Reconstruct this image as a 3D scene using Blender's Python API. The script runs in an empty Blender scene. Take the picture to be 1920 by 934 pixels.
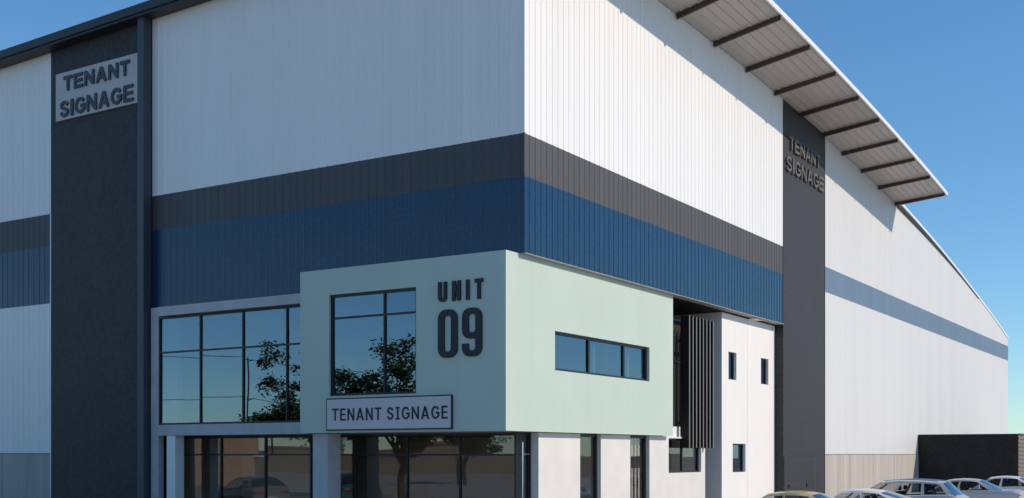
import bpy, bmesh, math, random
from mathutils import Vector, Matrix
from mathutils.geometry import tessellate_polygon
random.seed(9)
S = bpy.context.scene
COL = S.collection
R = math.radians

# ------------------------------------------------------------------ helpers
class MB:
    def __init__(s): s.v = []; s.f = []; s.k = {}
    def p(s, x, y, z):
        key = (round(x, 4), round(y, 4), round(z, 4))
        i = s.k.get(key)
        if i is None:
            i = len(s.v); s.k[key] = i; s.v.append((x, y, z))
        return i
    def face(s, pts):
        ids = []
        for q in pts:
            i = s.p(*q)
            if i not in ids: ids.append(i)
        if len(ids) > 2: s.f.append(ids)
    def box(s, x0, x1, y0, y1, z0, z1):
        b = len(s.v)
        for z in (z0, z1):
            for x, y in ((x0, y0), (x1, y0), (x1, y1), (x0, y1)): s.v.append((x, y, z))
        for q in ((3, 2, 1, 0), (4, 5, 6, 7), (0, 1, 5, 4), (1, 2, 6, 5), (2, 3, 7, 6), (3, 0, 4, 7)):
            s.f.append([b + i for i in q])
        return s
    def raw(s, verts, faces):
        b = len(s.v); s.v += [tuple(v) for v in verts]
        s.f += [[b + i for i in f] for f in faces]
        return s
    def tube(s, a, b, r0, r1=None, n=8, cap=True):
        a = Vector(a); b = Vector(b); r1 = r0 if r1 is None else r1
        d = (b - a).normalized(); u = d.orthogonal().normalized(); w = d.cross(u)
        vs = []
        for c, r in ((a, r0), (b, r1)):
            for i in range(n):
                t = 2 * math.pi * i / n
                vs.append(c + u * (r * math.cos(t)) + w * (r * math.sin(t)))
        fs = [[i, (i + 1) % n, n + (i + 1) % n, n + i] for i in range(n)]
        if cap: fs += [list(range(n))[::-1], list(range(n, 2 * n))]
        return s.raw(vs, fs)
    def build(s, name, mat, parent=None, smooth=False, bevel=0, normals=True, local=False):
        me = bpy.data.meshes.new(name); me.from_pydata(s.v, [], s.f); me.update()
        if normals:
            bm = bmesh.new(); bm.from_mesh(me)
            bmesh.ops.recalc_face_normals(bm, faces=bm.faces)
            if bevel: bmesh.ops.bevel(bm, geom=[e for e in bm.edges if len(e.link_faces) == 2 and e.calc_face_angle(0) > .8], offset=bevel, segments=2, profile=.5, affect='EDGES')
            bm.to_mesh(me); bm.free()
        if smooth:
            for p_ in me.polygons: p_.use_smooth = True
            try: me.set_sharp_from_angle(angle=R(smooth if smooth is not True else 35))
            except Exception: pass
        o = bpy.data.objects.new(name, me); COL.objects.link(o)
        me.materials.append(mat)
        if parent:
            o.parent = parent
            if parent.type == 'EMPTY' and not local: o.matrix_parent_inverse = Matrix.Translation(-Vector(parent.location))
        return o
def tag(o, label=None, cat=None, group=None, kind=None):
    if label: o['label'] = label
    if cat: o['category'] = cat
    if group: o['group'] = group
    if kind: o['kind'] = kind
    return o
def empty(name, loc, label, cat, group=None):
    o = bpy.data.objects.new(name, None); COL.objects.link(o); o.location = loc
    o.empty_display_size = .3
    return tag(o, label, cat, group)

# ------------------------------------------------------------------ materials
def mat(name, col, rough=.6, metal=0., spec=.5, var=.06, vscale=1.5, stretch=(1, 1, 1), bump=0., bscale=40., speck=0., coat=0., ior=1.5, sheets=0., streak=0.):
    m = bpy.data.materials.new(name); m.use_nodes = True
    n = m.node_tree.nodes; l = m.node_tree.links; b = n['Principled BSDF']
    b.inputs['Roughness'].default_value = rough; b.inputs['Metallic'].default_value = metal
    b.inputs['Specular IOR Level'].default_value = spec
    b.inputs['IOR'].default_value = ior
    if coat: b.inputs['Coat Weight'].default_value = coat; b.inputs['Coat Roughness'].default_value = .04
    tc = n.new('ShaderNodeTexCoord'); mp = n.new('ShaderNodeMapping'); mp.inputs['Scale'].default_value = stretch
    l.new(tc.outputs['Object'], mp.inputs['Vector'])
    nz = n.new('ShaderNodeTexNoise'); nz.inputs['Scale'].default_value = vscale; nz.inputs['Detail'].default_value = 5
    l.new(mp.outputs['Vector'], nz.inputs['Vector'])
    mr = n.new('ShaderNodeMapRange'); mr.inputs['From Min'].default_value = .25; mr.inputs['From Max'].default_value = .75
    mr.inputs['To Min'].default_value = 1 - var; mr.inputs['To Max'].default_value = 1 + var
    l.new(nz.outputs['Fac'], mr.inputs['Value'])
    fac = mr.outputs['Result']
    if speck:
        n2 = n.new('ShaderNodeTexNoise'); n2.inputs['Scale'].default_value = 9; n2.inputs['Detail'].default_value = 3
        l.new(tc.outputs['Object'], n2.inputs['Vector'])
        m2 = n.new('ShaderNodeMapRange'); m2.inputs['From Min'].default_value = .3; m2.inputs['From Max'].default_value = .7
        m2.inputs['To Min'].default_value = 1 - speck; m2.inputs['To Max'].default_value = 1 + speck
        l.new(n2.outputs['Fac'], m2.inputs['Value'])
        mu = n.new('ShaderNodeMath'); mu.operation = 'MULTIPLY'; l.new(fac, mu.inputs[0]); l.new(m2.outputs['Result'], mu.inputs[1]); fac = mu.outputs[0]
    def times(a_, b_):
        q = n.new('ShaderNodeMath'); q.operation = 'MULTIPLY'; l.new(a_, q.inputs[0]); l.new(b_, q.inputs[1]); return q.outputs[0]
    if sheets:
        sx = n.new('ShaderNodeSeparateXYZ'); l.new(tc.outputs['Object'], sx.inputs[0])
        ad = n.new('ShaderNodeMath'); ad.operation = 'SUBTRACT'; l.new(sx.outputs['X'], ad.inputs[0]); l.new(sx.outputs['Y'], ad.inputs[1])
        dv = n.new('ShaderNodeMath'); dv.operation = 'DIVIDE'; l.new(ad.outputs[0], dv.inputs[0]); dv.inputs[1].default_value = .9
        fl = n.new('ShaderNodeMath'); fl.operation = 'FLOOR'; l.new(dv.outputs[0], fl.inputs[0])
        wn = n.new('ShaderNodeTexWhiteNoise'); wn.noise_dimensions = '1D'; l.new(fl.outputs[0], wn.inputs['W'])
        q = n.new('ShaderNodeMapRange'); q.inputs['To Min'].default_value = 1 - sheets; q.inputs['To Max'].default_value = 1 + sheets; l.new(wn.outputs['Value'], q.inputs['Value'])
        fac = times(fac, q.outputs['Result'])
    if streak:
        m3 = n.new('ShaderNodeMapping'); m3.inputs['Scale'].default_value = (1.6, 1.6, .10); l.new(tc.outputs['Object'], m3.inputs['Vector'])
        n3 = n.new('ShaderNodeTexNoise'); n3.inputs['Scale'].default_value = 1.7; n3.inputs['Detail'].default_value = 6; n3.inputs['Roughness'].default_value = .65; l.new(m3.outputs['Vector'], n3.inputs['Vector'])
        q = n.new('ShaderNodeMapRange'); q.inputs['From Min'].default_value = .52; q.inputs['From Max'].default_value = .78
        q.inputs['To Min'].default_value = 1; q.inputs['To Max'].default_value = 1 - streak; l.new(n3.outputs['Fac'], q.inputs['Value'])
        fac = times(fac, q.outputs['Result'])
    vm = n.new('ShaderNodeVectorMath'); vm.operation = 'SCALE'; vm.inputs[0].default_value = col[:3]
    l.new(fac, vm.inputs['Scale']); l.new(vm.outputs['Vector'], b.inputs['Base Color'])
    if bump:
        bz = n.new('ShaderNodeTexNoise'); bz.inputs['Scale'].default_value = bscale; bz.inputs['Detail'].default_value = 4
        l.new(tc.outputs['Object'], bz.inputs['Vector'])
        bp = n.new('ShaderNodeBump'); bp.inputs['Strength'].default_value = bump; bp.inputs['Distance'].default_value = .02
        l.new(bz.outputs['Fac'], bp.inputs['Height']); l.new(bp.outputs['Normal'], b.inputs['Normal'])
    return m
def glass(name, tint, refl, f0=.12, rough=0.):
    m = bpy.data.materials.new(name); m.use_nodes = True
    n = m.node_tree.nodes; l = m.node_tree.links; n.remove(n['Principled BSDF'])
    tr = n.new('ShaderNodeBsdfTransparent'); tr.inputs[0].default_value = (*tint, 1)
    gl = n.new('ShaderNodeBsdfGlossy'); gl.inputs['Color'].default_value = (*refl, 1); gl.inputs['Roughness'].default_value = rough
    lf = n.new('ShaderNodeLayerWeight'); lf.inputs['Blend'].default_value = .5
    lw = n.new('ShaderNodeMath'); lw.operation = 'POWER'; lw.inputs[1].default_value = 4.5; l.new(lf.outputs['Facing'], lw.inputs[0])
    mr = n.new('ShaderNodeMapRange'); mr.inputs['To Min'].default_value = f0; mr.inputs['To Max'].default_value = 1.0
    l.new(lw.outputs[0], mr.inputs['Value'])
    tc = n.new('ShaderNodeTexCoord'); nz = n.new('ShaderNodeTexNoise'); nz.inputs['Scale'].default_value = .55; nz.inputs['Detail'].default_value = 1
    l.new(tc.outputs['Object'], nz.inputs['Vector'])
    bp = n.new('ShaderNodeBump'); bp.inputs['Strength'].default_value = .05; bp.inputs['Distance'].default_value = .05
    l.new(nz.outputs['Fac'], bp.inputs['Height']); l.new(bp.outputs['Normal'], gl.inputs['Normal'])
    mx = n.new('ShaderNodeMixShader'); l.new(mr.outputs['Result'], mx.inputs[0]); l.new(tr.outputs[0], mx.inputs[1]); l.new(gl.outputs[0], mx.inputs[2])
    l.new(mx.outputs[0], n['Material Output'].inputs[0])
    return m
M = {}
M['white_clad'] = mat('white_cladding', (.84, .825, .805), .42, 0, .5, .02, .5, (3, 3, .12), sheets=.012, streak=.035)
M['char_clad'] = mat('charcoal_cladding', (.046, .043, .046), .60, 0, .5, .08, .5, (3, 3, .15), speck=.12, ior=1.7, sheets=.04)
M['blue_clad'] = mat('navy_cladding', (.004, .033, .088), .28, .0, .5, .06, .5, (3, 3, .2), speck=.3, ior=1.5, sheets=.04)
M['sheen_clad'] = mat('sky_sheen_cladding', (.13, .19, .28), .5, 0, .5, .06, .5, (3, 3, .2), speck=.1, sheets=.03)  # slate blue tone holds the grazing sky sheen as colour
M['pilaster'] = mat('charcoal_render', (.025, .022, .027), .60, 0, .5, .10, .8, (1, 1, 1), bump=.35, bscale=24, speck=.45, ior=1.5, streak=.15)
M['fin'] = mat('slate_steel', (.06, .072, .09), .5, .2, .5, .05)
M['fascia'] = mat('dark_fascia', (.035, .037, .045), .45, .3, .5, .05)
M['roof_sheet'] = mat('roof_sheet', (.52, .49, .45), .45, .0, .5, .06, .8, (4, .2, 1))
M['white_trim'] = mat('white_trim', (.82, .81, .80), .4, 0, .5, .03)
M['purlin'] = mat('purlin_steel', (.06, .045, .04), .5, .2, .5, .1)
M['green'] = mat('mint_render', (.505, .60, .53), .65, 0, .3, .025, .7, bump=.08, bscale=60, streak=.04)
M['tower'] = mat('white_render', (.78, .765, .745), .7, 0, .3, .02, .7, bump=.05, bscale=60, streak=.04)
M['pier'] = mat('off_white_render', (.69, .67, .645), .75, 0, .3, .05, 1.1, bump=.12, bscale=25, streak=.06)
M['concrete'] = mat('pale_concrete', (.50, .50, .51), .8, 0, .3, .12, 1.6, bump=.1, bscale=20)
M['plinth'] = mat('precast_concrete', (.45, .41, .37), .85, 0, .3, .16, 1.2, (2.2, 2.2, .13), bump=.1, bscale=18, streak=.18)
M['frame'] = mat('black_aluminium', (.016, .017, .02), .4, .2, .5, .03)
M['glass'] = glass('tinted_glass', (.60, .63, .65), (.50, .62, .74), .24)
M['glass_clear'] = glass('clear_glass', (.86, .84, .81), (.68, .70, .74), .10)
M['interior'] = mat('interior_plaster', (.62, .56, .48), .9, 0, .2, .04)
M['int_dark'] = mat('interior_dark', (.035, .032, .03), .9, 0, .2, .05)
M['dark_panel'] = mat('dark_infill_panel', (.028, .024, .022), .7, 0, .3, .05)
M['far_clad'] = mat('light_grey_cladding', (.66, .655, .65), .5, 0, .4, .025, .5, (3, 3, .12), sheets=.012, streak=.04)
M['int_floor'] = mat('interior_floor', (.25, .22, .19), .5, 0, .4, .1)
M['louver'] = mat('bronze_louver', (.014, .011, .010), .65, .0, .3, .05)
M['louver_sunlit'] = mat('bronze_louver_sunlit', (.19, .175, .165), .45, 0, .5, .05)  # paler copy of the bronze, sun glint on blade ends put into the colour
M['letter'] = mat('black_lettering', (.014, .015, .022), .45, 0, .4, .03)
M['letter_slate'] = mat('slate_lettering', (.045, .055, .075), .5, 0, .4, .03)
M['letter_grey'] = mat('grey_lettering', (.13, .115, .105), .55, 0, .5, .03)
M['board'] = mat('sign_panel', (.60, .585, .60), .5, 0, .4, .02)
M['board_high'] = mat('sign_panel_high', (.50, .48, .475), .5, 0, .4, .03)
M['box_black'] = mat('black_profiled_sheet', (.021, .020, .021), .75, 0, .25, .15, bump=.3, bscale=14, speck=.3)
M['box_brown'] = mat('brown_profiled_sheet', (.17, .14, .12), .6, 0, .4, .1)
M['asphalt'] = mat('yard_concrete', (.44, .405, .37), .9, 0, .3, .2, .6, bump=.3, bscale=60, speck=.12)
M['paving'] = mat('concrete_paving', (.30, .28, .26), .9, 0, .3, .15, .7, bump=.15, bscale=30)
M['added_tarmac'] = mat('added_tarmac', (.07, .067, .065), .9, 0, .3, .2, .6, bump=.3, bscale=60, speck=.15)
M['added_grass'] = mat('added_grass', (.035, .055, .018), .9, 0, .2, .4, 2, bump=.6, bscale=80)
M['earth'] = mat('dry_earth', (.30, .235, .19), .95, 0, .1, .3, .05)
M['paint'] = mat('road_paint', (.78, .78, .76), .7, 0, .3, .08, 6)
M['kerb'] = mat('kerb_concrete', (.38, .37, .35), .85, 0, .3, .12, 4)
M['tan_wall'] = mat('beige_plaster', (.50, .38, .28), .9, 0, .2, .08)
M['bark'] = mat('bark', (.09, .065, .045), .9, 0, .2, .3, 6)
M['leaf'] = mat('leaf', (.045, .075, .022), .7, 0, .3, .45, 1.3)
M['tyre'] = mat('tyre_rubber', (.02, .02, .02), .85)
M['rim'] = mat('alloy_rim', (.55, .55, .56), .3, .9)
M['trim_black'] = mat('black_plastic', (.02, .02, .021), .5)
M['chrome'] = mat('bright_trim', (.75, .75, .76), .18, 1)
M['seat'] = mat('dark_upholstery', (.03, .028, .028), .8)
M['seat_pale'] = mat('pale_upholstery', (.42, .36, .32), .8)
M['car_glass'] = glass('car_glass', (.72, .73, .74), (.95, .97, 1.), .03)
M['car_glass_rear'] = glass('car_rear_glass', (.10, .11, .12), (.95, .97, 1.), .18)
M['red_lamp'] = mat('red_lamp', (.30, .012, .012), .2, 0, .6, .02, coat=1)
M['clear_lamp'] = mat('clear_lamp', (.75, .75, .76), .12, .3, .6, .02, coat=1)
M['plate'] = mat('number_plate', (.75, .74, .70), .5)
for nm, c in dict(gold=(.50, .41, .19), silver=(.50, .49, .50), white=(.76, .74, .74), grey=(.22, .23, .25), teal=(.015, .16, .17)).items():
    M['car_' + nm] = mat('car_paint_' + nm, c, .4, .2 if nm in ('silver', 'grey') else 0., .5, .01, coat=.5)

# ------------------------------------------------------------------ roof shape
def g(y): return .00146 * max(0., y - 9.9) ** 2
def zroof(x, y): return 16.86 + .025 * min(x, 0) - g(y)
def ov(y): return .22 + .29 * (max(0., 38 - y) / 27.) ** 2
def zover(x, y): return zroof(0, y) + ov(y) * x / 2.5

# ------------------------------------------------------------------ building
B = empty('warehouse', (-14, 20, 0), 'tall white warehouse with navy and charcoal bands, mint corner office box and arched roof', 'warehouse')

def cladding(axis, c, nrm, u0, u1, z0, zt, m, pitch=.3, d=.013, lab=None):
    """ribbed metal sheet; axis 'x': plane x=c running along y, axis 'y': plane y=c running along x"""
    prof = [0.]; off = [0.]
    us = []
    k = 0
    while True:
        a = u0 + k * pitch
        if a >= u1: break
        for du, dd in ((0, 0), (pitch * .80, 0), (pitch * .84, d), (pitch * .95, d)):
            if a + du < u1: us.append((a + du, dd))
        k += 1
    us.append((u1, 0))
    mb = MB()
    for (a, da), (b, db) in zip(us[:-1], us[1:]):
        za, zb = (zt(a), zt(b)) if callable(zt) else (zt, zt)
        if axis == 'x': q = [(c + nrm * da, a, z0), (c + nrm * db, b, z0), (c + nrm * db, b, zb), (c + nrm * da, a, za)]
        else: q = [(a, c + nrm * da, z0), (b, c + nrm * db, z0), (b, c + nrm * db, zb), (a, c + nrm * da, za)]
        mb.face(q)
    o = mb.build('cladding', m, B)
    if lab: o['label'] = lab
    return o
Z1, Z2, Z3 = 10.77, 9.65, 7.65
ztf = lambda x: zroof(x, 0); ztr = lambda y: zroof(0, y)
XL = -62.; GX_ = -7.17
# front (faces -y)
cladding('y', 0, -1, -14.19, 0, Z1, ztf, M['white_clad'], lab='shaded white ribbed cladding above the glazing')
cladding('y', 0, -1, -14.19, 0, Z2, Z1, M['char_clad'], lab='charcoal band on the shaded front')
cladding('y', 0, -1, -14.19, GX_, 7.12, Z3, M['blue_clad'], d=.004)
cladding('y', 0, -1, -14.19, 0, Z3, Z2, M['blue_clad'], d=.004, lab='smooth navy band on the shaded front')
cladding('y', 0.0, -1, XL, -19.31, Z1, ztf, M['white_clad'])
cladding('y', 0.0, -1, XL, -19.31, Z2, Z1, M['char_clad'])
cladding('y', 0.0, -1, XL, -19.31, Z3, Z2, M['blue_clad'])
cladding('y', 0.0, -1, XL, -19.31, 2.43, Z3, M['white_clad'])
# right gable (faces +x)
cladding('x', 0, 1, 0, 19.85, Z1, ztr, M['white_clad'], lab='sunlit white ribbed cladding under the roof overhang')
cladding('x', 0, 1, 0, 19.85, Z2, Z1, M['char_clad'], lab='sunlit charcoal ribbed band')
cladding('x', 0, 1, 0, 19.85, Z3, Z2, M['blue_clad'], lab='sunlit navy ribbed band')
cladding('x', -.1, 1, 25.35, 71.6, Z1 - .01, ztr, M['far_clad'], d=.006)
cladding('x', -.1, 1, 25.35, 71.6, 9.63, Z1 - .01, M['sheen_clad'], d=.006, lab='far band with grazing sky sheen painted in slate blue')
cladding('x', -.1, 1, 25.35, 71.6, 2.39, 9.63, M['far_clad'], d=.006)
# corner flashings and drip edges
t = MB(); t.box(-.012, .034, -.034, .012, Z1, zroof(0, 0) - .02); t.build('corner_flashing', M['white_clad'], B)
t = MB(); t.box(-.012, .034, -.034, .012, Z2, Z1 - .003); t.build('corner_flashing', M['char_clad'], B)
t = MB(); t.box(-.012, .034, -.034, .012, Z3, Z2 - .003); t.build('corner_flashing', M['blue_clad'], B)
t = MB(); t.box(-.3, .045, .0, 19.84, Z3 - .022, Z3 - .004); t.build('drip_flashing', M['kerb'], B)
t = MB(); t.box(-19.36, -19.30, -.05, .02, 0, 16.3); t.build('edge_trim', M['white_trim'], B)
t = MB(); t.box(-.05, .012, 19.853, 19.90, Z3, zroof(0, 20) - .05); t.build('edge_trim', M['frame'], B)
t = MB(); t.box(-.09, .012, 25.30, 25.345, 0, zroof(0, 25.3) - .04); t.build('edge_trim', M['fascia'], B)
# backing walls behind the sheets, one prism per side
def wall_strip(axis, c0, c1, u0, u1, z0, zt, m, name='wall', n=24):
    mb = MB(); us = [u0 + (u1 - u0) * i / n for i in range(n + 1)]
    for a, b in zip(us[:-1], us[1:]):
        za, zb = zt(a), zt(b)
        P = (lambda c, u, z: (c, u, z)) if axis == 'x' else (lambda c, u, z: (u, c, z))
        mb.face([P(c0, a, z0), P(c0, b, z0), P(c0, b, zb), P(c0, a, za)])
        mb.face([P(c1, a, z0), P(c1, b, z0), P(c1, b, zb), P(c1, a, za)])
        mb.face([P(c0, a, z0), P(c0, b, z0), P(c1, b, z0), P(c1, a, z0)])
        mb.face([P(c0, a, za), P(c0, b, zb), P(c1, b, zb), P(c1, a, za)])
    for u in (u0, u1):
        P = (lambda c, uu, z: (c, uu, z)) if axis == 'x' else (lambda c, uu, z: (uu, c, z))
        mb.face([P(c0, u, z0), P(c1, u, z0), P(c1, u, zt(u)), P(c0, u, zt(u))])
    return mb.build(name, m, B)
e = .01
wall_strip('y', .02, .25, -14.19, -.26, 7.66, lambda x: ztf(x) - e, M['int_dark'])
wall_strip('y', .02, .25, XL + .1, -19.31, 0.02, lambda x: ztf(x) - e, M['int_dark'])
wall_strip('x', -.25, -.02, .01, 19.84, Z3, lambda y: ztr(y) - e, M['int_dark'])
wall_strip('x', -.35, -.12, 25.36, 71.5, 0.02, lambda y: ztr(y) - e, M['int_dark'])
wall_strip('y', 71.5, 71.6, XL + .1, -.11, 0.02, lambda x: zroof(x, 71) - e, M['white_clad'])
wall_strip('x', XL, XL + .09, .3, 71.45, 0.02, lambda y: zroof(XL, y) - e, M['white_clad'])
# pilasters
wall_strip('y', -.06, .6, -19.29, -14.2, 0, lambda x: ztf(x) - .005, M['pilaster'], 'pilaster', 4)
wall_strip('x', -1.2, 0.0, 19.905, 25.295, 0, lambda y: ztr(y) - .005, M['pilaster'], 'pilaster', 6)
t = MB(); t.box(-14.49, -14.195, -.36, -.063, 0, zroof(-14.75, 0) + .06); t.build('fin', M['fin'], B)
# roof
def grid(xs, ys, fz):
    return [[(x, y, fz(x, y)) for x in xs] for y in ys]
def sheet(mb, G):
    for r0, r1 in zip(G[:-1], G[1:]):
        for i in range(len(r0) - 1): mb.face([r0[i], r0[i + 1], r1[i + 1], r1[i]])
ysr = [-.03, 0, 5, 9.9] + [9.9 + 61.3 * i / 30 for i in range(1, 31)]
ysr[-1] = 71.62
mb = MB(); xs = [XL - .3, -31, -.11]
sheet(mb, grid(xs, ysr, lambda x, y: zroof(x, y) + .012)); sheet(mb, grid(xs, ysr, lambda x, y: zroof(x, y) + .16))
for y in (ysr[0], ysr[-1]):
    for a, b in zip(xs[:-1], xs[1:]): mb.face([(a, y, zroof(a, y) + .012), (b, y, zroof(b, y) + .012), (b, y, zroof(b, y) + .16), (a, y, zroof(a, y) + .16)])
for x in (xs[0], xs[-1]):
    for a, b in zip(ysr[:-1], ysr[1:]): mb.face([(x, a, zroof(x, a) + .012), (x, b, zroof(x, b) + .012), (x, b, zroof(x, b) + .16), (x, a, zroof(x, a) + .16)])
roof = mb.build('roof', M['roof_sheet'], B)
# overhanging eave sheet on the gable, ribs running along y
YE = 38.0
ys = [-.5 + (YE + .5) * i / 44 for i in range(45)]
prof = []
x = .003
while x < 2.44:
    prof += [(x, 0), (x + .20, 0), (x + .213, -.034), (x + .25, -.034), (x + .265, 0)]; x += .305
prof.append((2.47, 0))
mb = MB()
G = [[(px, y, zover(px, y) + .02 + dz) for px, dz in prof] for y in ys]; sheet(mb, G)
G2 = [[(px, y, zover(px, y) + .10) for px in (.003, 2.47)] for y in ys]; sheet(mb, G2)
for y in (ys[0], ys[-1]):
    mb.face([(px, y, zover(px, y) + .02 + dz) for px, dz in prof] + [(2.47, y, zover(2.47, y) + .10), (.003, y, zover(.003, y) + .10)])
mb.build('eave_sheet', M['roof_sheet'], roof)
mb = MB()
for a, b in zip(ys[:-1], ys[1:]):
    for (xx, dz0, dz1) in ((2.472, -.03, .14), (2.53, -.03, .14)):
        mb.face([(xx, a, zover(2.5, a) + dz0), (xx, b, zover(2.5, b) + dz0), (xx, b, zover(2.5, b) + dz1), (xx, a, zover(2.5, a) + dz1)])
    for dz in (-.03, .14):
        mb.face([(2.472, a, zover(2.5, a) + dz), (2.53, a, zover(2.5, a) + dz), (2.53, b, zover(2.5, b) + dz), (2.472, b, zover(2.5, b) + dz)])
for y in (ys[0], ys[-1]):
    mb.face([(2.472, y, zover(2.5, y) - .03), (2.53, y, zover(2.5, y) - .03), (2.53, y, zover(2.5, y) + .14), (2.472, y, zover(2.5, y) + .14)])
mb.build('barge_flashing', M['white_trim'], roof)
mb = MB()
for (y0, y1) in ((YE + .003, YE + .05),):
    P = [(x_, zover(x_, YE) + dz) for x_, dz in ((.02, -.05), (2.53, -.03), (2.53, .14), (.02, .12))]
    mb.raw([(a, y0, b) for a, b in P] + [(a, y1, b) for a, b in P], [[0, 1, 2, 3], [7, 6, 5, 4], [0, 1, 5, 4], [1, 2, 6, 5], [2, 3, 7, 6], [3, 0, 4, 7]])
mb.build('end_flashing', M['white_trim'], roof)
for i in range(13):
    y = .2 + 3.1 * i if i < 12 else 37.55
    xi = -.06 if y > 25.4 else .04
    mb = MB(); P = [(xi, zover(max(xi, .04), y) - .18), (2.47, zover(2.46, y) - .15), (2.47, zover(2.46, y) - .008), (xi, zover(max(xi, .04), y) - .008)]
    mb.raw([(a, y - .05, b) for a, b in P] + [(a, y + .05, b) for a, b in P], [[0, 1, 2, 3], [7, 6, 5, 4], [0, 1, 5, 4], [1, 2, 6, 5], [2, 3, 7, 6], [3, 0, 4, 7]])
    mb.build('purlin', M['purlin'], roof)
# roof strip between the gable wall and the overhang, then the narrow verge that tapers away
def edge_prism(name, m, x0, x1f, y0, y1, d0, d1, n=24):
    mb = MB(); yy = [y0 + (y1 - y0) * i / n for i in range(n + 1)]
    def ring(y):
        x1 = x1f(y); z = zroof(0, y)
        return [(x0, y, z + d0), (x1, y, z + d0), (x1, y, z + d1), (x0, y, z + d1)]
    for a, b in zip(yy[:-1], yy[1:]):
        ra, rb = ring(a), ring(b)
        for i in range(4): mb.face([ra[i], ra[(i + 1) % 4], rb[(i + 1) % 4], rb[i]])
    mb.face(ring(y0)); mb.face(ring(y1)[::-1])
    mb.build(name, m, roof)
edge_prism('roof_strip', M['roof_sheet'], -.105, lambda y: -.002, -.5, YE + .05, .012, .158, 30)
edge_prism('verge_flashing', M['white_trim'], -.105, lambda y: -.06 + .20 * max(0, (58 - y) / 20.) ** 1.2, YE + .06, 71.6, .03, .17)
edge_prism('verge_shade_strip', M['fascia'], -.098, lambda y: -.062 + .12 * max(0, (55 - y) / 17.), YE + .06, 60, -.06, .026)  # dark strip standing in for the shade line under the verge
# front fascia
mb = MB()
P = [(XL - .3, 0), (0.0, 0)]
def slab_x(mb, x0, x1, y0, y1, d0, d1):
    vs = []
    for yy in (y0, y1):
        for xx, dz in ((x0, d0), (x1, d0), (x1, d1), (x0, d1)): vs.append((xx, yy, zroof(xx, 0) + dz))
    mb.raw(vs, [[0, 1, 2, 3], [7, 6, 5, 4], [0, 1, 5, 4], [1, 2, 6, 5], [2, 3, 7, 6], [3, 0, 4, 7]])
slab_x(mb, XL - .3, 0.0, -.56, -.503, .075, .345); mb.build('fascia', M['fascia'], roof)
mb = MB(); slab_x(mb, XL - .3, -.01, -.50, -.045, -.012, .16); mb.build('soffit', M['fascia'], roof)

# ------------------------------------------------------------------ panels with openings
def panel(axis, c, n, th, u0, u1, z0, z1, holes, name, m, lab=None):
    P = (lambda cc, u, z: (cc, u, z)) if axis == 'x' else (lambda cc, u, z: (u, cc, z))
    us = sorted({u0, u1, *[h[0] for h in holes], *[h[1] for h in holes]})
    zs = sorted({z0, z1, *[h[2] for h in holes], *[h[3] for h in holes]})
    us = [u for u in us if u0 <= u <= u1]; zs = [z for z in zs if z0 <= z <= z1]
    ins = lambda i, j: 0 <= i < len(us) - 1 and 0 <= j < len(zs) - 1 and not any(h[0] <= (us[i] + us[i + 1]) / 2 <= h[1] and h[2] <= (zs[j] + zs[j + 1]) / 2 <= h[3] for h in holes)
    c2 = c - n * th; mb = MB()
    for i in range(len(us) - 1):
        for j in range(len(zs) - 1):
            if not ins(i, j): continue
            a, b, d, e_ = us[i], us[i + 1], zs[j], zs[j + 1]
            mb.face([P(c, a, d), P(c, b, d), P(c, b, e_), P(c, a, e_)])
            mb.face([P(c2, a, d), P(c2, b, d), P(c2, b, e_), P(c2, a, e_)])
            for (di, dj, q) in ((-1, 0, ((a, d), (a, e_))), (1, 0, ((b, d), (b, e_))), (0, -1, ((a, d), (b, d))), (0, 1, ((a, e_), (b, e_)))):
                if not ins(i + di, j + dj):
                    (ua, za), (ub, zb) = q
                    mb.face([P(c, ua, za), P(c, ub, zb), P(c2, ub, zb), P(c2, ua, za)])
    o = mb.build(name, m, B)
    if lab: o['label'] = lab
    return o
prng = random.Random(4)
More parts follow.
